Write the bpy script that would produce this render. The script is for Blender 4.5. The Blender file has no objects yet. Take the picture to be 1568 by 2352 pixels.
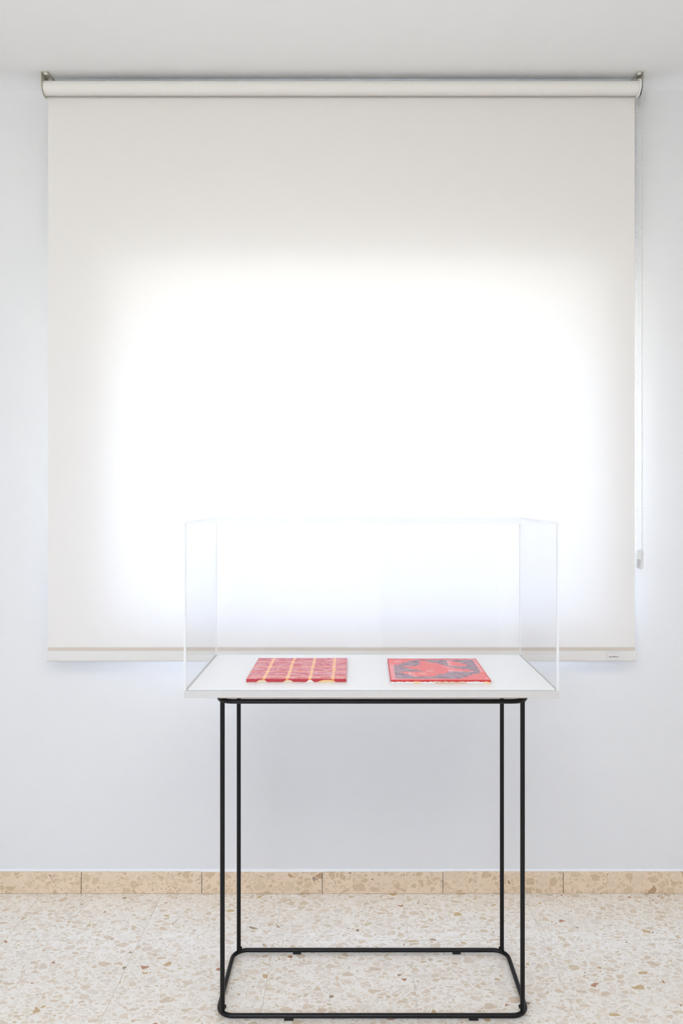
import bpy, bmesh, math, random
from mathutils import Vector, noise

R = random.Random(7)
scene = bpy.context.scene
COL = scene.collection
PI = math.pi

# ------------------------------------------------------------------ camera
FPX = 1750.0                      # focal length in pixels of the 1568 x 2352 frame
EYE = 1.319                       # camera height
cam_d = bpy.data.cameras.new('camera')
cam = bpy.data.objects.new('camera', cam_d)
COL.objects.link(cam)
cam.location = (0, 0, EYE)
cam.rotation_euler = (PI / 2, 0, 0)
cam_d.sensor_fit = 'AUTO'
cam_d.sensor_width = 36
cam_d.lens = FPX * 36 / 2352
cam_d.shift_x = -29 / 2352
cam_d.shift_y = -36 / 2352
cam_d.clip_start = 0.05
scene.camera = cam

# ------------------------------------------------------------------ sky
SKY_STRENGTH = 12.5
world = bpy.data.worlds.new('sky')
scene.world = world
world.use_nodes = True
wn, wl = world.node_tree.nodes, world.node_tree.links
wn.clear()
w_out = wn.new('ShaderNodeOutputWorld')
w_bg = wn.new('ShaderNodeBackground')
w_tc = wn.new('ShaderNodeTexCoord')
w_sep = wn.new('ShaderNodeSeparateXYZ')
w_map = wn.new('ShaderNodeMapRange')
w_map.inputs['From Min'].default_value = -1
w_map.inputs['From Max'].default_value = 1
w_ramp = wn.new('ShaderNodeValToRGB')
cr = w_ramp.color_ramp
cr.elements[0].position = 0.0
cr.elements[0].color = (0.93, 0.89, 0.845, 1)
cr.elements[1].position = 1.0
cr.elements[1].color = (1.45, 1.85, 2.85, 1)
for p, c in ((0.47, (0.93, 0.92, 0.895, 1)), (0.53, (0.78, 0.835, 0.945, 1)), (0.72, (0.84, 0.96, 1.32, 1))):
    e = cr.elements.new(p)
    e.color = c
wl.new(w_tc.outputs['Generated'], w_sep.inputs[0])
wl.new(w_sep.outputs['Z'], w_map.inputs['Value'])
wl.new(w_map.outputs[0], w_ramp.inputs[0])
wl.new(w_ramp.outputs['Color'], w_bg.inputs['Color'])
w_bg.inputs['Strength'].default_value = SKY_STRENGTH
wl.new(w_bg.outputs[0], w_out.inputs['Surface'])

# ------------------------------------------------------------------ added fill: unseen overhead area lamp above and behind the camera
ld_ = bpy.data.lights.new('overhead_fill_light', 'AREA')
ld_.shape = 'RECTANGLE'
ld_.size, ld_.size_y = 2.4, 1.2
ld_.energy = 26.0
ld_.color = (1.0, 0.95, 0.90)
lo_ = bpy.data.objects.new('overhead_fill_light', ld_)
COL.objects.link(lo_)
lo_.location = (0.1, -0.1, 2.655)

# ------------------------------------------------------------------ exposure
vs = scene.view_settings
scene.display_settings.display_device = 'sRGB'
vs.view_transform = 'Standard'
vs.look = 'None'
vs.gamma = 1.0
vs.use_curve_mapping = False
vs.exposure = 0.31
scene.cycles.transparent_max_bounces = 14
scene.cycles.diffuse_bounces = 4

# ------------------------------------------------------------------ helpers
def lin(r, g, b):
    f = lambda v: (v / 255 / 12.92) if v / 255 <= 0.04045 else ((v / 255 + 0.055) / 1.055) ** 2.4
    return (f(r), f(g), f(b), 1)

def new_mat(name):
    m = bpy.data.materials.new(name)
    m.use_nodes = True
    m.node_tree.nodes.clear()
    out = m.node_tree.nodes.new('ShaderNodeOutputMaterial')
    return m, m.node_tree.nodes, m.node_tree.links, out

def pbr(name, col, rough=0.5, metal=0.0, spec=0.5, bump=0.0, bscale=200.0, vary=0.0, coord='Object'):
    m, n, l, out = new_mat(name)
    b = n.new('ShaderNodeBsdfPrincipled')
    b.inputs['Base Color'].default_value = col
    b.inputs['Roughness'].default_value = rough
    b.inputs['Metallic'].default_value = metal
    b.inputs['Specular IOR Level'].default_value = spec
    l.new(b.outputs[0], out.inputs['Surface'])
    tc = n.new('ShaderNodeTexCoord')
    nz = n.new('ShaderNodeTexNoise')
    nz.inputs['Scale'].default_value = bscale
    nz.inputs['Detail'].default_value = 4
    l.new(tc.outputs[coord], nz.inputs['Vector'])
    if bump:
        bp = n.new('ShaderNodeBump')
        bp.inputs['Strength'].default_value = bump
        bp.inputs['Distance'].default_value = 0.001
        l.new(nz.outputs['Fac'], bp.inputs['Height'])
        l.new(bp.outputs[0], b.inputs['Normal'])
    if vary:
        mx = n.new('ShaderNodeMix')
        mx.data_type = 'RGBA'
        mx.inputs['A'].default_value = tuple(c * (1 - vary) for c in col[:3]) + (1,)
        mx.inputs['B'].default_value = tuple(min(1, c * (1 + vary)) for c in col[:3]) + (1,)
        n2 = n.new('ShaderNodeTexNoise')
        n2.inputs['Scale'].default_value = bscale * 0.08
        l.new(tc.outputs[coord], n2.inputs['Vector'])
        l.new(n2.outputs['Fac'], mx.inputs['Factor'])
        l.new(mx.outputs['Result'], b.inputs['Base Color'])
    return m

def terrazzo(name, matrix, chips, rare, scale, rough, cover):
    """Polished agglomerate: three sizes of angular stone chips in a pale cement matrix."""
    m, n, l, out = new_mat(name)
    b = n.new('ShaderNodeBsdfPrincipled')
    b.inputs['Roughness'].default_value = rough
    b.inputs['Specular IOR Level'].default_value = 0.5
    l.new(b.outputs[0], out.inputs['Surface'])
    tc = n.new('ShaderNodeTexCoord')
    oi = n.new('ShaderNodeObjectInfo')
    mul = n.new('ShaderNodeMath'); mul.operation = 'MULTIPLY'; mul.inputs[1].default_value = 61.7
    l.new(oi.outputs['Random'], mul.inputs[0])
    add = n.new('ShaderNodeVectorMath'); add.operation = 'ADD'
    l.new(tc.outputs['Object'], add.inputs[0]); l.new(mul.outputs[0], add.inputs[1])
    # wobble the chips a little
    nz = n.new('ShaderNodeTexNoise'); nz.inputs['Scale'].default_value = 55; nz.inputs['Detail'].default_value = 2
    l.new(add.outputs[0], nz.inputs['Vector'])
    sub = n.new('ShaderNodeVectorMath'); sub.operation = 'SUBTRACT'; sub.inputs[1].default_value = (.5, .5, .5)
    l.new(nz.outputs['Color'], sub.inputs[0])
    sc = n.new('ShaderNodeVectorMath'); sc.operation = 'SCALE'; sc.inputs['Scale'].default_value = 0.011
    l.new(sub.outputs[0], sc.inputs[0])
    vec = n.new('ShaderNodeVectorMath'); vec.operation = 'ADD'
    l.new(add.outputs[0], vec.inputs[0]); l.new(sc.outputs[0], vec.inputs[1])
    # matrix colour with slow clouding
    n2 = n.new('ShaderNodeTexNoise'); n2.inputs['Scale'].default_value = 9
    l.new(add.outputs[0], n2.inputs['Vector'])
    cur = n.new('ShaderNodeMix'); cur.data_type = 'RGBA'
    cur.inputs['A'].default_value = matrix
    cur.inputs['B'].default_value = tuple(c * 0.93 for c in matrix[:3]) + (1,)
    l.new(n2.outputs['Fac'], cur.inputs['Factor'])
    col = cur.outputs['Result']
    stain = n.new('ShaderNodeTexNoise'); stain.inputs['Scale'].default_value = 90; stain.inputs['Detail'].default_value = 3
    l.new(add.outputs[0], stain.inputs['Vector'])
    for i, (s, cov, tmin, tmax) in enumerate(((2.6, cover * 0.75, .07, .22), (1.55, cover * 0.75, .06, .20), (1.0, cover * 0.72, .06, .20))):
        mp = n.new('ShaderNodeMapping')
        mp.inputs['Location'].default_value = (i * 3.1, i * 1.7, i * 2.3)
        mp.inputs['Rotation'].default_value = (0, 0, 0.5 + i * 0.9)
        mp.inputs['Scale'].default_value = (1.0, 1.45, 1.2)
        l.new(vec.outputs[0], mp.inputs['Vector'])
        v1 = n.new('ShaderNodeTexVoronoi'); v1.inputs['Scale'].default_value = scale * s
        v2 = n.new('ShaderNodeTexVoronoi'); v2.inputs['Scale'].default_value = scale * s
        v2.feature = 'DISTANCE_TO_EDGE'
        l.new(mp.outputs[0], v1.inputs['Vector']); l.new(mp.outputs[0], v2.inputs['Vector'])
        sp = n.new('ShaderNodeSeparateColor')
        l.new(v1.outputs['Color'], sp.inputs[0])
        th = n.new('ShaderNodeMapRange')
        th.inputs['To Min'].default_value = tmin; th.inputs['To Max'].default_value = tmax
        l.new(sp.outputs['Blue'], th.inputs['Value'])
        d = n.new('ShaderNodeMath'); d.operation = 'SUBTRACT'
        l.new(v2.outputs['Distance'], d.inputs[0]); l.new(th.outputs[0], d.inputs[1])
        mk = n.new('ShaderNodeMapRange')
        mk.inputs['From Min'].default_value = 0.0; mk.inputs['From Max'].default_value = 0.025
        l.new(d.outputs[0], mk.inputs['Value'])
        pres = n.new('ShaderNodeMath'); pres.operation = 'LESS_THAN'; pres.inputs[1].default_value = cov
        l.new(sp.outputs['Red'], pres.inputs[0])
        msk = n.new('ShaderNodeMath'); msk.operation = 'MULTIPLY'
        l.new(mk.outputs[0], msk.inputs[0]); l.new(pres.outputs[0], msk.inputs[1])
        rp = n.new('ShaderNodeValToRGB'); rp.color_ramp.interpolation = 'CONSTANT'
        allc = [(j / len(chips) * 0.965, c) for j, c in enumerate(chips)] + [(0.965 + j * 0.035 / len(rare), c) for j, c in enumerate(rare)]
        els = rp.color_ramp.elements
        els[0].position = 0; els[0].color = allc[0][1]
        els[1].position = allc[1][0]; els[1].color = allc[1][1]
        for p, c in allc[2:]:
            e = els.new(p); e.color = c
        l.new(sp.outputs['Green'], rp.inputs[0])
        tint = n.new('ShaderNodeMix'); tint.data_type = 'RGBA'; tint.blend_type = 'MULTIPLY'
        tint.inputs['Factor'].default_value = 0.35
        l.new(rp.outputs['Color'], tint.inputs['A'])
        br = n.new('ShaderNodeMapRange'); br.inputs['From Min'].default_value = .3; br.inputs['From Max'].default_value = .7
        br.inputs['To Min'].default_value = .75; br.inputs['To Max'].default_value = 1.1
        l.new(stain.outputs['Fac'], br.inputs['Value'])
        l.new(br.outputs[0], tint.inputs['B'])
        mk2 = n.new('ShaderNodeMapRange')
        mk2.inputs['From Min'].default_value = -0.06; mk2.inputs['From Max'].default_value = -0.045
        l.new(d.outputs[0], mk2.inputs['Value'])
        ms2 = n.new('ShaderNodeMath'); ms2.operation = 'MULTIPLY'
        l.new(mk2.outputs[0], ms2.inputs[0]); l.new(pres.outputs[0], ms2.inputs[1])
        m2 = n.new('ShaderNodeMix'); m2.data_type = 'RGBA'
        l.new(ms2.outputs[0], m2.inputs['Factor'])
        l.new(col, m2.inputs['A']); l.new(cur.outputs['Result'], m2.inputs['B'])
        mx = n.new('ShaderNodeMix'); mx.data_type = 'RGBA'
        l.new(msk.outputs[0], mx.inputs['Factor'])
        l.new(m2.outputs['Result'], mx.inputs['A']); l.new(tint.outputs['Result'], mx.inputs['B'])
        col = mx.outputs['Result']
    l.new(col, b.inputs['Base Color'])
    bp = n.new('ShaderNodeBump'); bp.inputs['Strength'].default_value = 0.05; bp.inputs['Distance'].default_value = 0.001
    l.new(n2.outputs['Fac'], bp.inputs['Height']); l.new(bp.outputs[0], b.inputs['Normal'])
    return m

def fabric_mat(name, col, trans, tcol):
    m, n, l, out = new_mat(name)
    tc = n.new('ShaderNodeTexCoord')
    mp = n.new('ShaderNodeMapping'); mp.inputs['Scale'].default_value = (1400, 1400, 1400)
    l.new(tc.outputs['Object'], mp.inputs['Vector'])
    wv = n.new('ShaderNodeTexNoise'); wv.inputs['Scale'].default_value = 1.0
    l.new(mp.outputs[0], wv.inputs['Vector'])
    bp = n.new('ShaderNodeBump'); bp.inputs['Strength'].default_value = 0.04; bp.inputs['Distance'].default_value = 0.0005
    l.new(wv.outputs['Fac'], bp.inputs['Height'])
    d = n.new('ShaderNodeBsdfDiffuse'); d.inputs['Color'].default_value = col
    t = n.new('ShaderNodeBsdfTranslucent'); t.inputs['Color'].default_value = tcol
    l.new(bp.outputs[0], d.inputs['Normal'])
    mx = n.new('ShaderNodeMixShader'); mx.inputs['Fac'].default_value = trans
    l.new(d.outputs[0], mx.inputs[1]); l.new(t.outputs[0], mx.inputs[2])
    l.new(mx.outputs[0], out.inputs['Surface'])
    return m

def clear_mat(name, tint, ior=1.49, body=0.0, body_col=(1, 1, 1, 1)):
    """Thin clear sheet: straight-through view with Fresnel reflection on its outer faces."""
    m, n, l, out = new_mat(name)
    fr = n.new('ShaderNodeFresnel'); fr.inputs['IOR'].default_value = ior
    geo = n.new('ShaderNodeNewGeometry')
    inv = n.new('ShaderNodeMath'); inv.operation = 'SUBTRACT'; inv.inputs[0].default_value = 1.0
    l.new(geo.outputs['Backfacing'], inv.inputs[1])
    fac = n.new('ShaderNodeMath'); fac.operation = 'MULTIPLY'
    l.new(fr.outputs[0], fac.inputs[0]); l.new(inv.outputs[0], fac.inputs[1])
    t = n.new('ShaderNodeBsdfTransparent'); t.inputs['Color'].default_value = tint
    g = n.new('ShaderNodeBsdfGlossy'); g.inputs['Roughness'].default_value = 0.0
    base = t.outputs[0]
    if body:
        d = n.new('ShaderNodeBsdfDiffuse'); d.inputs['Color'].default_value = body_col
        tr = n.new('ShaderNodeBsdfTranslucent'); tr.inputs['Color'].default_value = body_col
        m0 = n.new('ShaderNodeMixShader'); m0.inputs['Fac'].default_value = 0.5
        l.new(d.outputs[0], m0.inputs[1]); l.new(tr.outputs[0], m0.inputs[2])
        m1 = n.new('ShaderNodeMixShader'); m1.inputs['Fac'].default_value = body
        l.new(t.outputs[0], m1.inputs[1]); l.new(m0.outputs[0], m1.inputs[2])
        base = m1.outputs[0]
    mx = n.new('ShaderNodeMixShader')
    l.new(fac.outputs[0], mx.inputs['Fac'])
    l.new(base, mx.inputs[1]); l.new(g.outputs[0], mx.inputs[2])
    l.new(mx.outputs[0], out.inputs['Surface'])
    return m

def paint_mat(name):
    m, n, l, out = new_mat(name)
    b = n.new('ShaderNodeBsdfPrincipled'); b.inputs['Roughness'].default_value = 0.5
    b.inputs['Specular IOR Level'].default_value = 0.3
    a = n.new('ShaderNodeVertexColor'); a.layer_name = 'paint'
    l.new(a.outputs['Color'], b.inputs['Base Color'])
    tc = n.new('ShaderNodeTexCoord')
    mp = n.new('ShaderNodeMapping'); mp.inputs['Scale'].default_value = (60, 320, 320)
    l.new(tc.outputs['Object'], mp.inputs['Vector'])
    nz = n.new('ShaderNodeTexNoise'); nz.inputs['Scale'].default_value = 1.0; nz.inputs['Detail'].default_value = 3
    l.new(mp.outputs[0], nz.inputs['Vector'])
    bp = n.new('ShaderNodeBump'); bp.inputs['Strength'].default_value = 0.35; bp.inputs['Distance'].default_value = 0.001
    l.new(nz.outputs['Fac'], bp.inputs['Height']); l.new(bp.outputs[0], b.inputs['Normal'])
    l.new(b.outputs[0], out.inputs['Surface'])
    return m

M = {}
M['wall'] = pbr('white_plaster', (0.785, 0.785, 0.785, 1), 0.7, bump=0.06, bscale=260, vary=0.012)
M['ceiling'] = pbr('white_ceiling_paint', (0.935, 0.935, 0.93, 1), 0.85, bump=0.05, bscale=220, vary=0.01)
M['plaster_lip'] = pbr('white_gloss_caulk', (0.86, 0.87, 0.88, 1), 0.4)
M['grout'] = pbr('grout', lin(222, 214, 202), 0.8, bump=0.2)
M['floor'] = terrazzo('terrazzo_cream', lin(247, 242, 233),
    [lin(231, 219, 202), lin(236, 227, 213), lin(225, 210, 189), lin(239, 232, 221), lin(230, 217, 200), lin(219, 202, 178), lin(235, 225, 210), lin(230, 221, 208), lin(225, 212, 194)],
    [lin(204, 176, 134), lin(168, 146, 118), lin(186, 138, 106), lin(206, 180, 136)], 33, 0.32, 0.92)
M['skirting'] = terrazzo('terrazzo_beige', lin(237, 214, 187),
    [lin(218, 194, 161), lin(225, 203, 173), lin(210, 185, 151), lin(229, 208, 181), lin(215, 190, 158), lin(222, 199, 168)],
    [lin(188, 156, 122), lin(172, 146, 126), lin(208, 172, 124)], 30, 0.3, 0.92)
M['fabric'] = fabric_mat('blind_fabric', (0.83, 0.80, 0.765, 1), 0.046, (0.85, 0.885, 0.92, 1))
M['fabric_roll'] = pbr('wound_blind_fabric', (0.83, 0.80, 0.765, 1), 0.8, spec=0.2, bump=0.05, bscale=900)
M['bar_wrap'] = pbr('bar_wrap_fabric', (0.755, 0.735, 0.705, 1), 0.8, spec=0.2, bump=0.05, bscale=900)
M['hem'] = fabric_mat('blind_hem', (0.80, 0.72, 0.635, 1), 0.2, (0.8, 0.72, 0.63, 1))
M['bracket'] = pbr('bracket_metal', lin(205, 200, 186), 0.5, metal=0.1, bump=0.04, bscale=500)
M['plastic'] = pbr('white_plastic', (0.82, 0.81, 0.79, 1), 0.35)
M['dark_slot'] = pbr('dark_slot', (0.05, 0.05, 0.05, 1), 0.7)
M['bead'] = clear_mat('bead_plastic', (0.95, 0.95, 0.95, 1), 1.49, 0.85, (0.92, 0.93, 0.94, 1))
M['weight'] = clear_mat('clear_plastic', (0.97, 0.97, 0.96, 1), 1.45, 0.40, (0.95, 0.95, 0.94, 1))
M['weight_label'] = pbr('grey_print', lin(205, 205, 207), 0.6)
M['tag'] = pbr('tag_plastic', (0.745, 0.73, 0.70, 1), 0.35)
M['ink'] = pbr('print_ink', (0.10, 0.09, 0.09, 1), 0.7)
M['black'] = pbr('black_powder_coat', (0.004, 0.004, 0.005, 1), 0.36, spec=0.28, bump=0.08, bscale=900)
M['rubber'] = pbr('black_rubber', (0.008, 0.008, 0.008, 1), 0.8)
M['lacquer'] = pbr('white_lacquer', (0.90, 0.90, 0.895, 1), 0.32, bump=0.02, bscale=300)
M['shaded_front'] = pbr('white_shaded_front', (0.60, 0.585, 0.57, 1), 0.45)  # white top darkened in colour for the shade on its front face
M['wood'] = pbr('pale_plywood', lin(206, 160, 118), 0.6, bump=0.1, bscale=160, vary=0.12)
M['acrylic'] = clear_mat('clear_acrylic', (0.998, 0.999, 0.999, 1), 1.40)
M['acrylic_edge'] = clear_mat('acrylic_cut_edge', (0.95, 0.97, 0.97, 1), 1.49, 0.85, (0.97, 0.98, 0.98, 1))
M['glass'] = clear_mat('window_glass', (0.96, 0.98, 0.97, 1), 1.45)
M['alu'] = pbr('white_aluminium', (0.80, 0.80, 0.80, 1), 0.35)
M['door'] = pbr('dark_wood', lin(74, 60, 50), 0.5, bump=0.1, bscale=60, vary=0.2)
M['paint'] = paint_mat('oil_paint')

def link(name, me, mat=None, parent=None):
    o = bpy.data.objects.new(name, me)
    COL.objects.link(o)
    if mat is not None:
        for mm in (mat if isinstance(mat, (list, tuple)) else [mat]):
            me.materials.append(mm)
    if parent is not None:
        o.parent = parent
    return o

def obj(name, bm, mat, parent=None, smooth=False):
    bmesh.ops.recalc_face_normals(bm, faces=bm.faces)
    me = bpy.data.meshes.new(name)
    bm.to_mesh(me)
    bm.free()
    if smooth:
        for p in me.polygons:
            p.use_smooth = True
        me.set_sharp_from_angle(angle=math.radians(40))
    return link(name, me, mat, parent)

def empty(name, loc, label, cat, kind=None, group=None):
    o = bpy.data.objects.new(name, None)
    COL.objects.link(o)
    o.location = loc
    o.empty_display_size = 0.05
    tag(o, label, cat, kind, group)
    return o

def tag(o, label=None, cat=None, kind=None, group=None):
    if label: o['label'] = label
    if cat: o['category'] = cat
    if kind: o['kind'] = kind
    if group: o['group'] = group
    return o

def box(bm, x0, x1, y0, y1, z0, z1, bevel=0.0, seg=2):
    g = bmesh.ops.create_cube(bm, size=1.0)
    vv = g['verts']
    for v in vv:
        v.co = Vector(((x0 + x1) / 2 + v.co.x * (x1 - x0), (y0 + y1) / 2 + v.co.y * (y1 - y0), (z0 + z1) / 2 + v.co.z * (z1 - z0)))
    if bevel:
        es = list({e for v in vv for e in v.link_edges})
        bmesh.ops.bevel(bm, geom=es, offset=bevel, segments=seg, affect='EDGES', profile=0.5)
    return bm

def boxm(*a, **k):
    return box(bmesh.new(), *a, **k)

def cyl(bm, p0, p1, r0, r1=None, seg=24, cap=True):
    r1 = r0 if r1 is None else r1
    p0, p1 = Vector(p0), Vector(p1)
    ax = (p1 - p0).normalized()
    u = ax.orthogonal().normalized()
    w = ax.cross(u)
    rings = []
    for p, r in ((p0, r0), (p1, r1)):
        rings.append([bm.verts.new(p + (u * math.cos(2 * PI * i / seg) + w * math.sin(2 * PI * i / seg)) * r) for i in range(seg)])
    for i in range(seg):
        j = (i + 1) % seg
        bm.faces.new((rings[0][i], rings[0][j], rings[1][j], rings[1][i]))
    if cap:
        bm.faces.new(rings[0][::-1]); bm.faces.new(rings[1])
    return bm

def sweep(bm, pts, r, closed=True, seg=16):
    """Round tube along a path that lies in a horizontal plane."""
    n = len(pts)
    rings = []
    for i, p in enumerate(pts):
        a = pts[i - 1] if (closed or i > 0) else pts[i]
        b = pts[(i + 1) % n] if (closed or i < n - 1) else pts[i]
        t = (Vector(b) - Vector(a)).normalized()
        s = t.cross(Vector((0, 0, 1))).normalized()
        up = s.cross(t)
        rings.append([bm.verts.new(Vector(p) + (s * math.cos(2 * PI * k / seg) + up * math.sin(2 * PI * k / seg)) * r) for k in range(seg)])
    for i in range(n if closed else n - 1):
        a, b = rings[i], rings[(i + 1) % n]
        for k in range(seg):
            j = (k + 1) % seg
            bm.faces.new((a[k], a[j], b[j], b[k]))
    if not closed:
        bm.faces.new(rings[0][::-1]); bm.faces.new(rings[-1])
    return bm

def prism(bm, prof, axis, a0, a1):
    """Extrude a closed 2-D outline; axis 'x' takes (y, z) points, axis 'y' takes (x, z)."""
    mk = (lambda p, a: (a, p[0], p[1])) if axis == 'x' else (lambda p, a: (p[0], a, p[1]))
    r0 = [bm.verts.new(mk(p, a0)) for p in prof]
    r1 = [bm.verts.new(mk(p, a1)) for p in prof]
    n = len(prof)
    for i in range(n):
        j = (i + 1) % n
        bm.faces.new((r0[i], r0[j], r1[j], r1[i]))
    bm.faces.new(r0[::-1]); bm.faces.new(r1)
    return bm

# ------------------------------------------------------------------ the room
D_WALL = 2.55                 # window wall, seen from the room
WT = 0.25                     # wall thickness
XL, XR = -2.45, 2.40
D_NEAR = -2.45
Z_CEIL = 2.677
WIN = (-0.77, 0.795, 0.945, 2.06)      # opening behind the blind
FILL_WIN = (-2.05, 0.1, 1.50, 2.46)       # unseen window added for fill light, behind the camera

def wall_with_hole(name, y0, y1, w, label):
    bm = bmesh.new()
    xs = [XL - WT, w[0], w[1], XR + WT]
    zs = [-0.2, w[2], w[3], Z_CEIL + 0.2]
    V = {}
    for k, y in enumerate((y0, y1)):
        for i, x in enumerate(xs):
            for j, z in enumerate(zs):
                V[i, j, k] = bm.verts.new((x, y, z))
    for k in (0, 1):
        for i in range(3):
            for j in range(3):
                if (i, j) != (1, 1):
                    bm.faces.new((V[i, j, k], V[i + 1, j, k], V[i + 1, j + 1, k], V[i, j + 1, k]))
    for (a, b) in (((1, 1), (2, 1)), ((2, 1), (2, 2)), ((2, 2), (1, 2)), ((1, 2), (1, 1)),):
        bm.faces.new((V[a[0], a[1], 0], V[b[0], b[1], 0], V[b[0], b[1], 1], V[a[0], a[1], 1]))
    for i in range(3):
        for j in (0, 3):
            bm.faces.new((V[i, j, 0], V[i + 1, j, 0], V[i + 1, j, 1], V[i, j, 1]))
            bm.faces.new((V[j, i, 0], V[j, i + 1, 0], V[j, i + 1, 1], V[j, i, 1]))
    return tag(obj(name, bm, M['wall']), label, kind='structure')

wall_with_hole('wall_far', D_WALL, D_WALL + WT, WIN, 'white plastered wall with the window covered by the roller blind')
wall_with_hole('wall_near', D_NEAR - WT, D_NEAR, FILL_WIN, 'white plastered wall behind the camera with a wide high window added for fill light')
tag(obj('wall_left', boxm(XL - WT, XL, D_NEAR, D_WALL, -0.2, Z_CEIL + 0.2), M['wall']), 'plain white plastered side wall left of the table', kind='structure')
tag(obj('wall_right', boxm(XR, XR + WT, D_NEAR, D_WALL, -0.2, Z_CEIL + 0.2), M['wall']), 'plain white plastered side wall right of the table', kind='structure')
tag(obj('ceiling', boxm(XL, XR, D_NEAR, D_WALL, Z_CEIL, Z_CEIL + 0.2), M['ceiling']), 'smooth white ceiling', kind='structure')

# floor: a bed with square terrazzo tiles of 40 cm
fl = tag(obj('floor', boxm(XL, XR, D_NEAR, D_WALL, -0.2, -0.0012), M['grout']), 'polished cream terrazzo tile floor', kind='structure')
T = 0.4
TX0, TY0 = -0.2374, 2.264
JN = 0.0006
tile_cache = {}
def tile_mesh(w, d):
    key = (round(w, 4), round(d, 4))
    if key not in tile_cache:
        bm = boxm(-w / 2, w / 2, -d / 2, d / 2, -0.012, 0.0)
        bmesh.ops.recalc_face_normals(bm, faces=bm.faces)
        me = bpy.data.meshes.new('floor_tile'); bm.to_mesh(me); bm.free()
        me.materials.append(M['floor'])
        tile_cache[key] = me
    return tile_cache[key]
ix0, ix1 = math.floor((XL - TX0) / T), math.ceil((XR - TX0) / T)
iy0, iy1 = math.floor((D_NEAR - TY0) / T), math.ceil((D_WALL - TY0) / T)
for i in range(ix0, ix1):
    for j in range(iy0, iy1):
        x0, x1 = max(XL, TX0 + i * T) + JN, min(XR, TX0 + (i + 1) * T) - JN
        y0, y1 = max(D_NEAR, TY0 + j * T) + JN, min(D_WALL, TY0 + (j + 1) * T) - JN
        if x1 - x0 < 0.01 or y1 - y0 < 0.01:
            continue
        o = link('floor_tile', tile_mesh(x1 - x0, y1 - y0), None, fl)
        o.location = ((x0 + x1) / 2, (y0 + y1) / 2, R.uniform(-0.0003, 0.0))

# baseboard: white plaster backing whose top edge shows as a bright lip, terrazzo pieces in front
BB_H = 0.069
BB_D = 0.021
bm = bmesh.new()
prism(bm, [(D_WALL + 0.004, 0.0), (D_WALL - 0.011, 0.0), (D_WALL - 0.011, BB_H - 0.002), (D_WALL - 0.0095, BB_H + 0.0005), (D_WALL - 0.001, BB_H + 0.0035), (D_WALL + 0.004, BB_H + 0.004)], 'x', XL, XR)
bb = tag(obj('baseboard_far', bm, M['plaster_lip']), 'low beige terrazzo baseboard with white plaster lip under the blind', kind='structure')
BX0 = -0.1055
k0, k1 = math.floor((XL - BX0) / T), math.ceil((XR - BX0) / T)
for k in range(k0, k1):
    x0, x1 = max(XL, BX0 + k * T) + 0.0011, min(XR, BX0 + (k + 1) * T) - 0.0011
    if x1 - x0 < 0.01:
        continue
    h = BB_H + R.uniform(-0.0012, 0.0008)
    o = obj('baseboard_tile', boxm(-(x1 - x0) / 2, (x1 - x0) / 2, -0.0055, 0.0055, 0.0, h, bevel=0.0009, seg=1), M['skirting'], bb)
    o.location = ((x0 + x1) / 2, D_WALL - BB_D + 0.0055 + R.uniform(-0.0007, 0.0007), 0.0003)

# ------------------------------------------------------------------ windows
def window(name, w, yi, sgn, label):
    """Two sliding sashes in a frame; yi = inner wall face, sgn = direction outwards."""
    x0, x1, z0, z1 = w
    ya, yb = sorted((yi + sgn * 0.16, yi + sgn * 0.225))
    bm = bmesh.new()
    f = 0.035
    box(bm, x0, x1, ya, yb, z0, z0 + f); box(bm, x0, x1, ya, yb, z1 - f, z1)
    box(bm, x0, x0 + f, ya, yb, z0 + f, z1 - f); box(bm, x1 - f, x1, ya, yb, z0 + f, z1 - f)
    win = tag(obj(name, bm, M['alu']), label, kind='structure')
    xm = (x0 + x1) / 2
    for s, (a, b) in enumerate(((x0 + f, xm + 0.02), (xm - 0.02, x1 - f))):
        yc = (ya + yb) / 2 + (0.014 if s else -0.014)
        bm = bmesh.new()
        g = 0.04
        c0, c1 = z0 + f, z1 - f
        box(bm, a, b, yc - 0.012, yc + 0.012, c0, c0 + g); box(bm, a, b, yc - 0.012, yc + 0.012, c1 - g, c1)
        box(bm, a, a + g, yc - 0.012, yc + 0.012, c0 + g, c1 - g); box(bm, b - g, b, yc - 0.012, yc + 0.012, c0 + g, c1 - g)
        sash = obj('sash', bm, M['alu'], win)
        obj('pane', boxm(a + g - 0.004, b - g + 0.004, yc - 0.002, yc + 0.002, c0 + g - 0.004, c1 - g + 0.004), M['glass'], sash)
    # sky portal: only guides the sampling of the daylight that comes through this opening
    ld = bpy.data.lights.new('sky_portal', 'AREA')
    ld.shape = 'RECTANGLE'; ld.size = x1 - x0; ld.size_y = z1 - z0
    ld.cycles.is_portal = True
    lo = bpy.data.objects.new('sky_portal', ld); COL.objects.link(lo)
    lo.location = ((x0 + x1) / 2, yi + sgn * 0.245, (z0 + z1) / 2)
    lo.rotation_euler = (-PI / 2 if sgn > 0 else PI / 2, 0, 0)
    return win
w1 = window('window_1', WIN, D_WALL, 1, 'bright two-sash sliding window behind the roller blind')
# outer shutter let down a little over the left half
for k in range(2):
    zs_ = WIN[3] - 0.046 * (k + 1)
    obj('shutter_slat', boxm(WIN[0] + 0.002, WIN[0] + 0.93, D_WALL + 0.230, D_WALL + 0.240, zs_, zs_ + 0.0445, bevel=0.003, seg=1), M['alu'], w1)
window('fill_window', FILL_WIN, D_NEAR, -1, 'wide high sliding window added behind the camera for fill light')

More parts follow.
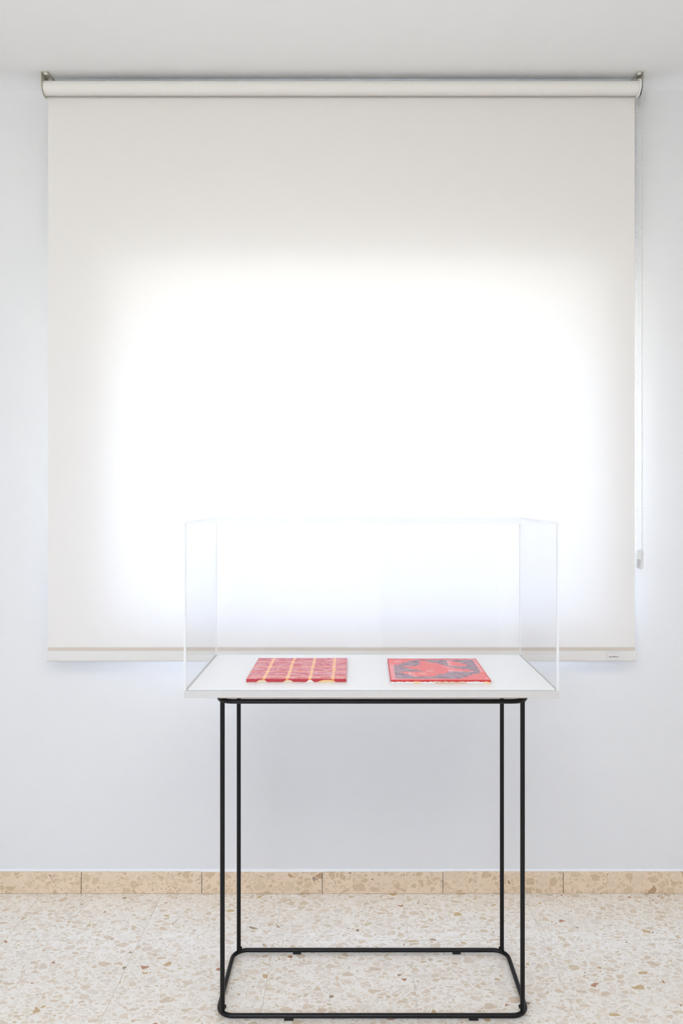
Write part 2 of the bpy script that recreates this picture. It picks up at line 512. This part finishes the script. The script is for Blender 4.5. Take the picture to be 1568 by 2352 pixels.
# unseen dark door added for its reflection in the acrylic, right of that window
bm = bmesh.new()
dx0, dx1, dzt = 0.22, 1.16, 2.08
for a, b, c, d in ((dx0, dx0 + 0.07, 0, dzt), (dx1 - 0.07, dx1, 0, dzt), (dx0 + 0.07, dx1 - 0.07, dzt - 0.07, dzt)):
    box(bm, a, b, D_NEAR - 0.02, D_NEAR + 0.018, c + 0.001, d, bevel=0.003, seg=1)
door = tag(obj('reflection_door', bm, M['door']), 'dark brown door added behind the camera for its reflection in the acrylic', kind='structure')
bm = boxm(dx0 + 0.073, dx1 - 0.073, D_NEAR + 0.0004, D_NEAR + 0.012, 0.006, dzt - 0.073, bevel=0.002, seg=1)
leaf = obj('reflection_door_leaf', bm, M['door'], door)
bm = bmesh.new()
cyl(bm, (dx0 + 0.13, D_NEAR + 0.012, 1.02), (dx0 + 0.13, D_NEAR + 0.06, 1.02), 0.01)
cyl(bm, (dx0 + 0.125, D_NEAR + 0.055, 1.02), (dx0 + 0.25, D_NEAR + 0.055, 1.02), 0.009)
obj('reflection_door_handle', bm, M['alu'], leaf, smooth=True)

# ------------------------------------------------------------------ roller blind
AX_Y, AX_Z, ROLL_R = 2.46, 2.636, 0.0217
blind = empty('roller_blind', (-0.04, AX_Y, AX_Z), 'wide off-white translucent roller blind glowing in front of the window', 'blind')
def under(o, parent):
    """Parent while keeping world-space mesh coordinates."""
    o.parent = parent
    off = Vector((0, 0, 0))
    p = parent
    while p is not None:
        off += p.location; p = p.parent
    o.location = Vector(o.location) - off
    return o
FX0, FX1 = -0.9965, 0.9135
FY = AX_Y + ROLL_R + 0.0004
BAR_T, BAR_B = 0.8175, 0.7825
bm = bmesh.new()
cyl(bm, (FX0 - 0.001, AX_Y, AX_Z), (FX1, AX_Y, AX_Z), ROLL_R, seg=48)
under(obj('roller_tube', bm, M['fabric_roll'], smooth=True), blind)
# fabric: hangs tangent from the back of the roll
bm = bmesh.new()
nx, nz = 40, 40
grid = []
for j in range(nz + 1):
    z = AX_Z - (AX_Z - BAR_T) * j / nz
    row = []
    for i in range(nx + 1):
        x = FX0 + (FX1 - FX0) * i / nx
        row.append(bm.verts.new((x, FY + 0.0012 * noise.noise((x * 2.2, z * 0.7, 3.1)) * math.sin(PI * j / nz), z)))
    grid.append(row)
for j in range(nz):
    for i in range(nx):
        bm.faces.new((grid[j][i], grid[j][i + 1], grid[j + 1][i + 1], grid[j + 1][i]))
under(obj('fabric', bm, M['fabric'], smooth=True), blind)
# hem above the bar and the wrapped bottom bar
under(obj('hem', boxm(FX0 + 0.0005, FX1 - 0.0002, FY - 0.0022, FY + 0.0004, BAR_T - 0.001, BAR_T + 0.0095), M['hem']), blind)
bm = bmesh.new()
prof = [(FY + 0.002, BAR_T - 0.001), (FY - 0.0035, BAR_T - 0.001)]
for a in range(0, 11):
    t = a / 10 * PI / 2 * 1.0
    prof.append((FY - 0.0035 - 0.0055 * math.sin(t * 0.9 + 0.05), BAR_T - 0.003 - (BAR_T - BAR_B - 0.007) * (a / 10)))
prof += [(FY - 0.0080, BAR_B + 0.0018), (FY - 0.0062, BAR_B + 0.0003), (FY - 0.0030, BAR_B), (FY + 0.0005, BAR_B + 0.0012), (FY + 0.002, BAR_B + 0.004)]
prism(bm, prof, 'x', FX0 - 0.0018, FX1 + 0.0018)
bar = under(obj('bottom_bar', bm, M['bar_wrap'], smooth=True), blind)
# maker's tag near the right end of the bar
TG0, TG1 = (1393.5 - 813) * 2.472 / FPX, (1424.5 - 813) * 2.472 / FPX
TZ1, TZ0 = EYE - (1500 - 1140) * 2.472 / FPX, EYE - (1516.5 - 1140) * 2.472 / FPX
ty = FY - 0.0100
tg = obj('maker_tag', boxm(TG0, TG1, ty - 0.0012, ty + 0.0002, TZ0, TZ1, bevel=0.0004, seg=1), M['tag'])
tg.parent = bar
txt = bpy.data.curves.new('tag_text', 'FONT')
txt.body = 'SphoudMedia.es'
txt.align_x = 'CENTER'; txt.align_y = 'CENTER'; txt.size = 0.0048; txt.offset = 0.0001; txt.extrude = 0.00005
to = bpy.data.objects.new('tag_text', txt); COL.objects.link(to)
to.rotation_euler = (PI / 2, 0, 0)
bpy.context.view_layer.update()
tw = to.dimensions.x or 0.03
to.scale = (0.0318 / tw, 1, 1)
to.location = ((TG0 + TG1) / 2, ty - 0.0014, TZ0 + 0.0115)
bpy.context.view_layer.update()
dg = bpy.context.evaluated_depsgraph_get()
tme = bpy.data.meshes.new_from_object(to.evaluated_get(dg))
tmw = to.matrix_world.copy()
bpy.data.objects.remove(to)
tme.transform(tmw)
tme.materials.clear()
t2 = link('tag_text', tme, M['ink'])
t2.parent = bar
t2['label'] = 'dark printed web address'
for o_ in (tg, t2):
    o_.location = (0, 0, 0)
# note: children of the bar inherit the bar's own offset, which cancels the blind's

# brackets
def bracket(xa, xb, inner):
    """L-shaped ceiling bracket; xa..xb is the thickness of its upright plate, inner = +1 if the ceiling plate runs to +x."""
    bm = bmesh.new()
    r = 0.0284
    prof = [(AX_Y - r, Z_CEIL - 0.0005), (AX_Y + r, Z_CEIL - 0.0005)]
    for k in range(0, 25):
        a = -k / 24 * PI
        prof.append((AX_Y + r * math.cos(a), AX_Z + r * math.sin(a)))
    prism(bm, prof, 'x', xa, xb)
    e0 = xb if inner > 0 else xa
    e1 = e0 + inner * 0.0205
    lo, hi = min(e0, e1), max(e0, e1)
    pl = [(lo, Z_CEIL - 0.0005), (hi, Z_CEIL - 0.0005), (hi, Z_CEIL - 0.0025), (lo, Z_CEIL - 0.0025)]
    prism(bm, pl, 'y', AX_Y - r + 0.0004, AX_Y + r)
    br = under(obj('mounting_bracket', bm, M['bracket']), blind)
    sx = e0 + inner * 0.0105
    for sy in (AX_Y - 0.018, AX_Y + 0.0205):
        b2 = bmesh.new()
        bmesh.ops.create_uvsphere(b2, u_segments=20, v_segments=10, radius=0.0072)
        for v in b2.verts:
            v.co = Vector((sx + v.co.x, sy + v.co.y, Z_CEIL - 0.0025 + min(v.co.z, 0) * 0.5 - 0.001))
        s = obj('screw', b2, M['plastic'], smooth=True)
        s.parent = br
        b3 = bmesh.new()
        cyl(b3, (sx, sy, Z_CEIL - 0.0024), (sx, sy, Z_CEIL - 0.0034), 0.0088, seg=20)
        w = obj('washer', b3, M['bracket'], smooth=True)
        w.parent = br
    return br
bracket(-1.0003, -0.9983, +1)
bracket(0.9238, 0.9258, -1)
# left pivot pin and the chain drum at the right end
bm = bmesh.new()
cyl(bm, (-0.9984, AX_Y, AX_Z), (-0.9974, AX_Y, AX_Z), 0.006)
under(obj('pivot_pin', bm, M['plastic'], smooth=True), blind)
CHX = 0.9202
bm = bmesh.new()
cyl(bm, (FX1 - 0.0005, AX_Y, AX_Z), (0.9172, AX_Y, AX_Z), 0.0285, 0.0294, seg=40)
cyl(bm, (0.9228, AX_Y, AX_Z), (0.9239, AX_Y, AX_Z), 0.0294, seg=40)
drum = under(obj('chain_drum', bm, M['plastic'], smooth=True), blind)
bm = bmesh.new()
cyl(bm, (0.9171, AX_Y, AX_Z), (0.9229, AX_Y, AX_Z), 0.0222, seg=40)
gr = obj('drum_groove', bm, M['dark_slot'], smooth=True); gr.parent = drum
# bead chain: down the front, round the weight, up the back, over the drum
PITCH, BEAD = 0.0063, 0.00225
CR = 0.0252
ZB = 1.128
def chain_point(s):
    h = AX_Z - ZB
    half = PI * CR
    if s < h:
        return Vector((CHX, AX_Y - CR, AX_Z - s))
    s -= h
    if s < half:
        a = PI + s / CR
        return Vector((CHX, AX_Y + CR * math.cos(a), ZB + CR * math.sin(a)))
    s -= half
    if s < h:
        return Vector((CHX + 0.0012, AX_Y + CR, ZB + s))
    s -= h
    a = s / CR
    return Vector((CHX, AX_Y + CR * math.cos(a), AX_Z + CR * math.sin(a)))
total = 2 * (AX_Z - ZB) + 2 * PI * CR
nb = int(total / PITCH)
ico = bmesh.new(); bmesh.ops.create_icosphere(ico, subdivisions=1, radius=BEAD)
iv = [v.co.copy() for v in ico.verts]; iff = [[v.index for v in f.verts] for f in ico.faces]; ico.free()
verts, faces = [], []
pts = [chain_point(total * k / nb) for k in range(nb)]
for p in pts:
    b0 = len(verts)
    verts += [p + v for v in iv]
    faces += [[b0 + i for i in f] for f in iff]
for k in range(nb):                       # the thin cord between beads
    p, q = pts[k], pts[(k + 1) % nb]
    t = (q - p).normalized(); u = Vector((1, 0, 0)); w = t.cross(u)
    b0 = len(verts)
    for e in (p, q):
        for a in range(3):
            verts.append(e + (u * math.cos(a * 2.0944) + w * math.sin(a * 2.0944)) * 0.0006)
    for a in range(3):
        c = (a + 1) % 3
        faces.append([b0 + a, b0 + c, b0 + 3 + c, b0 + 3 + a])
me = bpy.data.meshes.new('bead_chain'); me.from_pydata(verts, [], faces); me.update()
for p in me.polygons: p.use_smooth = True
ch = under(link('bead_chain', me, M['bead']), blind)
ch['kind'] = 'stuff'
# clear plastic tension weight on the loop
bm = bmesh.new()
y0, y1 = AX_Y - 0.0275, AX_Y + 0.0240
prof = []
zt, zb = 1.143, 1.083
for cy, cz, r, a0 in ((y1 - 0.012, zb + 0.016, 0.012, -90), (y1 - 0.010, zt - 0.010, 0.010, 0), (y0 + 0.012, zt - 0.004, 0.012, 90), (y0 + 0.016, zb + 0.018, 0.016, 180)):
    for k in range(7):
        a = math.radians(a0 + 90 * k / 6)
        prof.append((cy + r * math.cos(a), cz + r * math.sin(a)))
prism(bm, prof, 'x', CHX - 0.0036, CHX + 0.0036)
bmesh.ops.bevel(bm, geom=[e for e in bm.edges if abs(e.verts[0].co.x - e.verts[1].co.x) < 1e-6], offset=0.0015, segments=2, affect='EDGES')
wt = under(obj('chain_weight', bm, M['weight'], smooth=True), blind)
wl_ = obj('weight_label', boxm(CHX - 0.0041, CHX - 0.0037, AX_Y - 0.019, AX_Y + 0.007, 1.0895, 1.1165), M['weight_label'])
wl_.parent = wt
wl_['label'] = 'grey printed panel'

# ------------------------------------------------------------------ display table
TY0_, TY1_ = 1.85, 2.269
TBX0, TBX1 = -0.4128, 0.4976
TOP_Z, TOP_B = 0.8464, 0.8295
RX0, RX1, RY0, RY1 = -0.3455, 0.4385, 1.92, 2.1976
TUBE = 0.0059
Z_LOW, Z_UP = 0.0102, 0.8024
CRN = 0.04
table = empty('display_table', ((TBX0 + TBX1) / 2, (TY0_ + TY1_) / 2, 0), 'tall slim table with black wire frame and white top standing before the blind', 'table')
def ring_path(z):
    pts = []
    for cx, cy, a0 in ((RX1 - CRN, RY0 + CRN, -90), (RX1 - CRN, RY1 - CRN, 0), (RX0 + CRN, RY1 - CRN, 90), (RX0 + CRN, RY0 + CRN, 180)):
        for k in range(11):
            a = math.radians(a0 + 9 * k)
            pts.append((cx + CRN * math.cos(a), cy + CRN * math.sin(a), z))
    return pts
low = under(obj('floor_ring', sweep(bmesh.new(), ring_path(Z_LOW), TUBE), M['black'], smooth=True), table)
up = under(obj('top_ring', sweep(bmesh.new(), ring_path(Z_UP), TUBE), M['black'], smooth=True), table)
for px, y in ((663, RY0), (1087, RY0), (682, RY1), (1048, RY1)):
    x = (px - 813) * y / FPX
    p = obj('foot_pad', boxm(x - 0.0115, x + 0.0115, y - 0.0048, y + 0.0048, 0.0, Z_LOW - TUBE + 0.0012, bevel=0.0008, seg=1), M['rubber'])
    p.parent = low
q = CRN * (1 - math.sqrt(0.5))
for sx, sy in ((0, 0), (1, 0), (0, 1), (1, 1)):
    x = (RX1 - q) if sx else (RX0 + q)
    y = (RY1 - q) if sy else (RY0 + q)
    ins = -1 if sx else 1
    if sy: x += ins * 0.003
    bm = bmesh.new()
    cyl(bm, (x, y, Z_LOW + 0.0015), (x, y, Z_UP - 0.0015), TUBE, seg=20)
    leg = under(obj('leg', bm, M['black'], smooth=True), table)
    bm = bmesh.new()
    bx, by, bz = x + ins * TUBE * 0.55, y - TUBE * 0.55 * (1 if sy else -0.4), Z_LOW + 0.0145
    cyl(bm, (bx, by, bz), (bx + ins * 0.0042, by - 0.002, bz), 0.0056, 0.0050, seg=16)
    bo = obj('bolt', bm, M['black'], smooth=True); bo.parent = leg
# plywood panel between ring and top
under(obj('wood_panel', boxm(RX0 + 0.004, RX1 - 0.004, RY0 + 0.002, RY1 - 0.002, Z_UP + TUBE - 0.0003, TOP_B, bevel=0.004), M['wood']), table)
under(obj('tabletop', boxm(TBX0, TBX1, TY0_, TY1_, TOP_B, TOP_Z, bevel=0.0006, seg=1), M['shaded_front']), table)
PAD_Z = TOP_Z + 0.0026
AT = 0.005
pad = under(obj('display_pad', boxm(TBX0 + AT + 0.003, TBX1 - AT - 0.003, TY0_ + AT + 0.003, TY1_ - AT - 0.002, TOP_Z, PAD_Z, bevel=0.0005, seg=1), M['lacquer']), table)

# ------------------------------------------------------------------ vitrine cover
VT = 1.2566
vit = empty('vitrine_cover', ((TBX0 + TBX1) / 2, (TY0_ + TY1_) / 2, TOP_Z), 'clear acrylic box cover standing on the white tabletop over both paintings', 'display case')
def pane(x0, x1, y0, y1, z0, z1):
    bm = boxm(x0, x1, y0, y1, z0, z1)
    bmesh.ops.recalc_face_normals(bm, faces=bm.faces)
    dims = (x1 - x0, y1 - y0, z1 - z0)
    thin = dims.index(min(dims))
    for f in bm.faces:
        f.material_index = 0 if abs(f.normal[thin]) > 0.9 else 1
    return under(obj('pane', bm, [M['acrylic'], M['acrylic_edge']]), vit)
vx0, vx1, vy0, vy1 = TBX0 - 0.0008, TBX1 - 0.0006, TY0_ - 0.0002, TY1_ + 0.0002
g = 0.0002
pane(vx0, vx0 + AT, vy0, vy1, TOP_Z + 0.0001, VT - AT - g)
pane(vx1 - AT, vx1, vy0, vy1, TOP_Z + 0.0001, VT - AT - g)
pane(vx0 + AT + g, vx1 - AT - g, vy0, vy0 + AT, TOP_Z + 0.0001, VT - AT - g)
pane(vx0 + AT + g, vx1 - AT - g, vy1 - AT, vy1, TOP_Z + 0.0001, VT - AT - g)
pane(vx0, vx1, vy0, vy1, VT - AT, VT)

# ------------------------------------------------------------------ paintings
def mixc(a, b, t):
    return tuple(a[i] + (b[i] - a[i]) * t for i in range(3))

def painting(name, corners, thick, paint_top, skirt, board_col, label, res=(150, 100)):
    """corners: front-left, front-right, back-right, back-left (x, y). paint_top(u, v) -> sRGB, v = 0 at the front."""
    fl_, fr_, br_, bl_ = [Vector((c[0], c[1], 0)) for c in corners]
    cen = (fl_ + fr_ + br_ + bl_) / 4
    root = empty(name, (cen.x, cen.y, PAD_Z), label, 'painting')
    P = lambda u, v: (fl_ * (1 - u) + fr_ * u) * (1 - v) + (bl_ * (1 - u) + br_ * u) * v
    # raw board
    bm = bmesh.new()
    e = 0.0006
    qs = [P(0, 0), P(1, 0), P(1, 1), P(0, 1)]
    qs = [c + (cen - c).normalized() * e for c in qs]
    z0, z1 = PAD_Z + 0.0002, PAD_Z + thick - 0.0006
    nseg = 60
    me = bpy.data.meshes.new('board')
    vs_, fs_, cols = [], [], []
    for k in range(nseg + 1):
        p = qs[0].lerp(qs[1], k / nseg); q_ = qs[3].lerp(qs[2], k / nseg)
        vs_ += [(p.x, p.y, z0), (p.x, p.y, z1), (q_.x, q_.y, z1), (q_.x, q_.y, z0)]
    for k in range(nseg):
        a, b = 4 * k, 4 * k + 4
        for i in range(4):
            j = (i + 1) % 4
            fs_.append((a + i, b + i, b + j, a + j)); cols.append(board_col((k + .5) / nseg))
    fs_ += [(0, 1, 2, 3), (4 * nseg + 3, 4 * nseg + 2, 4 * nseg + 1, 4 * nseg)]
    cols += [board_col(0), board_col(1)]
    me.from_pydata(vs_, [], fs_)
    at = me.color_attributes.new('paint_face', 'FLOAT_COLOR', 'CORNER')
    def fill(me, cols):
        a = me.color_attributes.new('paint', 'FLOAT_COLOR', 'CORNER')
        for p in me.polygons:
            c = lin(*cols[p.index])
            for li in p.loop_indices:
                a.data[li].color = c
    me.color_attributes.remove(at)
    fill(me, cols)
    under(link('board', me, M['paint']), root)
    # paint layer: a skin over the top that laps down the front unevenly
    nu, nv = res
    vs_, fs_, cols = [], [], []
    zt = PAD_Z + thick
    for j in range(nv + 1):
        for i in range(nu + 1):
            p = P(i / nu, j / nv)
            vs_.append((p.x, p.y, zt + 0.00035 * noise.noise((i * 0.11, j * 0.5, 1.7))))
    for j in range(nv):
        for i in range(nu):
            a = j * (nu + 1) + i
            fs_.append((a, a + 1, a + nu + 2, a + nu + 1))
            cols.append(paint_top((i + .5) / nu, (j + .5) / nv))
    b0 = len(vs_)
    for i in range(nu + 1):
        p = P(i / nu, 0)
        d, _ = skirt(i / nu)
        vs_.append((p.x, p.y - 0.0003, zt - max(0.0004, d * (thick - 0.0004))))
    for i in range(nu):
        fs_.append((i, b0 + i, b0 + i + 1, i + 1)); cols.append(skirt((i + .5) / nu)[1])
    for u in (0, 1):
        b1 = len(vs_)
        for j in range(nv + 1):
            p = P(u, j / nv)
            vs_.append((p.x + (0.0002 if u else -0.0002), p.y, zt - thick * (0.75 + 0.2 * noise.noise((j * 0.17, u * 5.0, 0)))))
        for j in range(nv):
            a = j * (nu + 1) + u * nu; b = (j + 1) * (nu + 1) + u * nu
            fs_.append((a, b, b1 + j + 1, b1 + j)); cols.append(skirt(u)[1])
    b1 = len(vs_)
    for i in range(nu + 1):
        p = P(i / nu, 1)
        vs_.append((p.x, p.y + 0.0002, zt - thick * 0.7))
    for i in range(nu):
        a = nv * (nu + 1) + i
        fs_.append((a, a + 1, b1 + i + 1, b1 + i)); cols.append(skirt(0)[1])
    me = bpy.data.meshes.new('paint_layer'); me.from_pydata(vs_, [], fs_)
    fill(me, cols)
    for p in me.polygons: p.use_smooth = False
    under(link('paint_layer', me, M['paint']), root)
    return root

def nz2(x, y, s=0.0):
    return noise.noise((x, y, s))

# plaid painting
VL, HL = (0.176, 0.407, 0.636, 0.866), (0.094, 0.320, 0.553, 0.800)
def plaid(u, v):
    base = mixc((232, 164, 176), (214, 104, 116), max(0, min(1, 0.45 + 1.6 * nz2(u * 8, v * 20, 2.0) + 0.5 * nz2(u * 26, v * 60, 5.0))))
    if nz2(u * 16, v * 34, 9.0) > 0.38:
        base = (236, 178, 196)
    if nz2(u * 22, v * 70, 12.0) > 0.47:
        base = (192, 62, 78)
    wv = 0.0165 + 0.0015 * nz2(v * 6, 1.0)
    onv = any(abs(u - c - 0.0022 * nz2(v * 2.5, c * 9)) < wv for c in VL)
    onh = any(abs(v - c - 0.004 * nz2(u * 9, c * 7)) < 0.0135 for c in HL)
    if onv and onh: return (255, 232, 208)
    if onv: return mixc((255, 186, 142), (255, 204, 166), 0.5 + nz2(u * 20, v * 40))
    if onh: return mixc((255, 164, 104), (255, 186, 126), 0.5 + nz2(u * 30, v * 30))
    return base
def plaid_skirt(u):
    red = (186, 48, 60)
    if any(abs(u - c) < 0.014 for c in VL): red = (236, 146, 62)
    raw = [(0.10, 0.21), (0.37, 0.47), (0.60, 0.675), (0.71, 0.90)]
    d = 0.95 + 0.1 * nz2(u * 60, 0.3)
    for a, b in raw:
        if a < u < b:
            t = min(u - a, b - u) / (b - a) * 2
            d = 0.92 - 0.62 * min(1, t * 1.6) + 0.16 * nz2(u * 90, 4.0)
    return max(0.15, min(1, d)), red
def plaid_board(u):
    if 0.60 < u < 0.68: return (236, 230, 222)
    if 0.70 < u < 0.86: return (240, 204, 148)
    return (234, 212, 180)
PZ = 0.0086
painting('plaid_painting', ((-0.2725, 1.926), (-0.0198, 1.926), (-0.0200, 2.1755), (-0.2722, 2.1745)), PZ, plaid, plaid_skirt, plaid_board,
         'small unframed red and pink plaid painting with orange lines lying flat')

# stepped painting: pieces are read from outlines with stair-stepped edges
def inside(u, v, poly):
    c = False
    n = len(poly)
    for i in range(n):
        x0, y0 = poly[i]; x1, y1 = poly[i - 1]
        if (y0 > v) != (y1 > v) and u < (x1 - x0) * (v - y0) / (y1 - y0) + x0:
            c = not c
    return c
# screen-space readings of the photograph turned into board coordinates
_c = [(77, 391), (1518, 391), (1298, 78), (33, 78)]
def unproj(X, Y):
    y = lambda Y_: (Y_ / 6.272 + 1500) - 1140
    y0, y1 = y(391), y(78)
    v = (1 / y(Y) - 1 / y0) / (1 / y1 - 1 / y0)
    w = (y(Y) - y0) / (y1 - y0)
    xl = 77 + (33 - 77) * w; xr = 1518 + (1298 - 1518) * w
    return ((X - xl) / (xr - xl), v)
GREY = [unproj(*p) for p in ((440, 95), (1255, 95), (1372, 284), (1240, 316), (1080, 366), (150, 366), (120, 168), (215, 160), (300, 128))]
RED1 = [unproj(*p) for p in ((495, 108), (590, 116), (660, 130), (760, 148), (850, 172), (960, 205), (1100, 225), (1180, 240), (1285, 262), (1180, 270), (960, 270), (860, 285), (760, 318), (650, 342), (480, 342), (380, 318), (300, 292), (210, 268), (380, 264), (540, 262), (440, 238), (360, 225), (280, 200), (190, 178), (500, 176))]
RED2 = [unproj(*p) for p in ((880, 110), (1000, 118), (1100, 145), (1228, 176), (912, 178))]
NS, NT = 26, 19
def stepped(u, v):
    su, sv = (math.floor(u * NS) + .5) / NS, (math.floor(v * NT) + .5) / NT
    st = nz2(u * 12, v * 60, 3.0)
    red = mixc((242, 116, 114), (246, 148, 146), max(0, min(1, .5 + st)))
    pink = mixc((248, 178, 182), (244, 152, 156), max(0, min(1, .5 + st)))
    grey = mixc((192, 166, 178), (154, 126, 138), max(0, min(1, .45 + 1.1 * st + .5 * nz2(u * 5, v * 14, 8.0))))
    if nz2(u * 11, v * 70, 21.0) > 0.34: grey = (108, 80, 92)
    if u < 0.012 or u > 0.988 or v < 0.03 or v > 0.975:
        return (226, 70, 70) if v < 0.03 else (232, 104, 106)
    if inside(su, sv, RED1):
        return pink if nz2(su * 7, sv * 9, 14.0) > 0.28 else red
    if inside(su, sv, RED2):
        return pink if su < 0.68 else red
    edge_u = (u if (u < 0.12 or u > 0.88) else su)
    edge_v = (v if (v < 0.12 or v > 0.88) else sv)
    if inside(edge_u, edge_v, GREY): return grey
    if (u < 0.09 and v < 0.7) or (u > 0.92 and v > 0.35): return pink
    return pink if nz2(su * 5, sv * 9, 31.0) > 0.3 else red
def step_skirt(u):
    return max(0.12, 0.36 + 0.26 * nz2(u * 34, 2.2) + 0.12 * nz2(u * 110, 6.0)), (204, 40, 42)
def step_board(u):
    och = max(0, 1 - abs(u - 0.26) / 0.05, 1 - abs(u - 0.97) / 0.06)
    tan = max(0, min(1, (0.18 - abs(u - 0.6)) / 0.05))
    c = mixc((232, 228, 222), (216, 176, 146), tan * (0.75 + 0.5 * nz2(u * 40, 1)))
    return mixc(c, (240, 198, 128), min(1, och) * 0.9)
painting('stepped_painting', ((0.0918, 1.910), (0.3430, 1.910), (0.3455, 2.167), (0.0949, 2.167)), PZ, stepped, step_skirt, step_board,
         'small unframed red and grey painting of stair-stepped shapes lying flat', res=(170, 132))
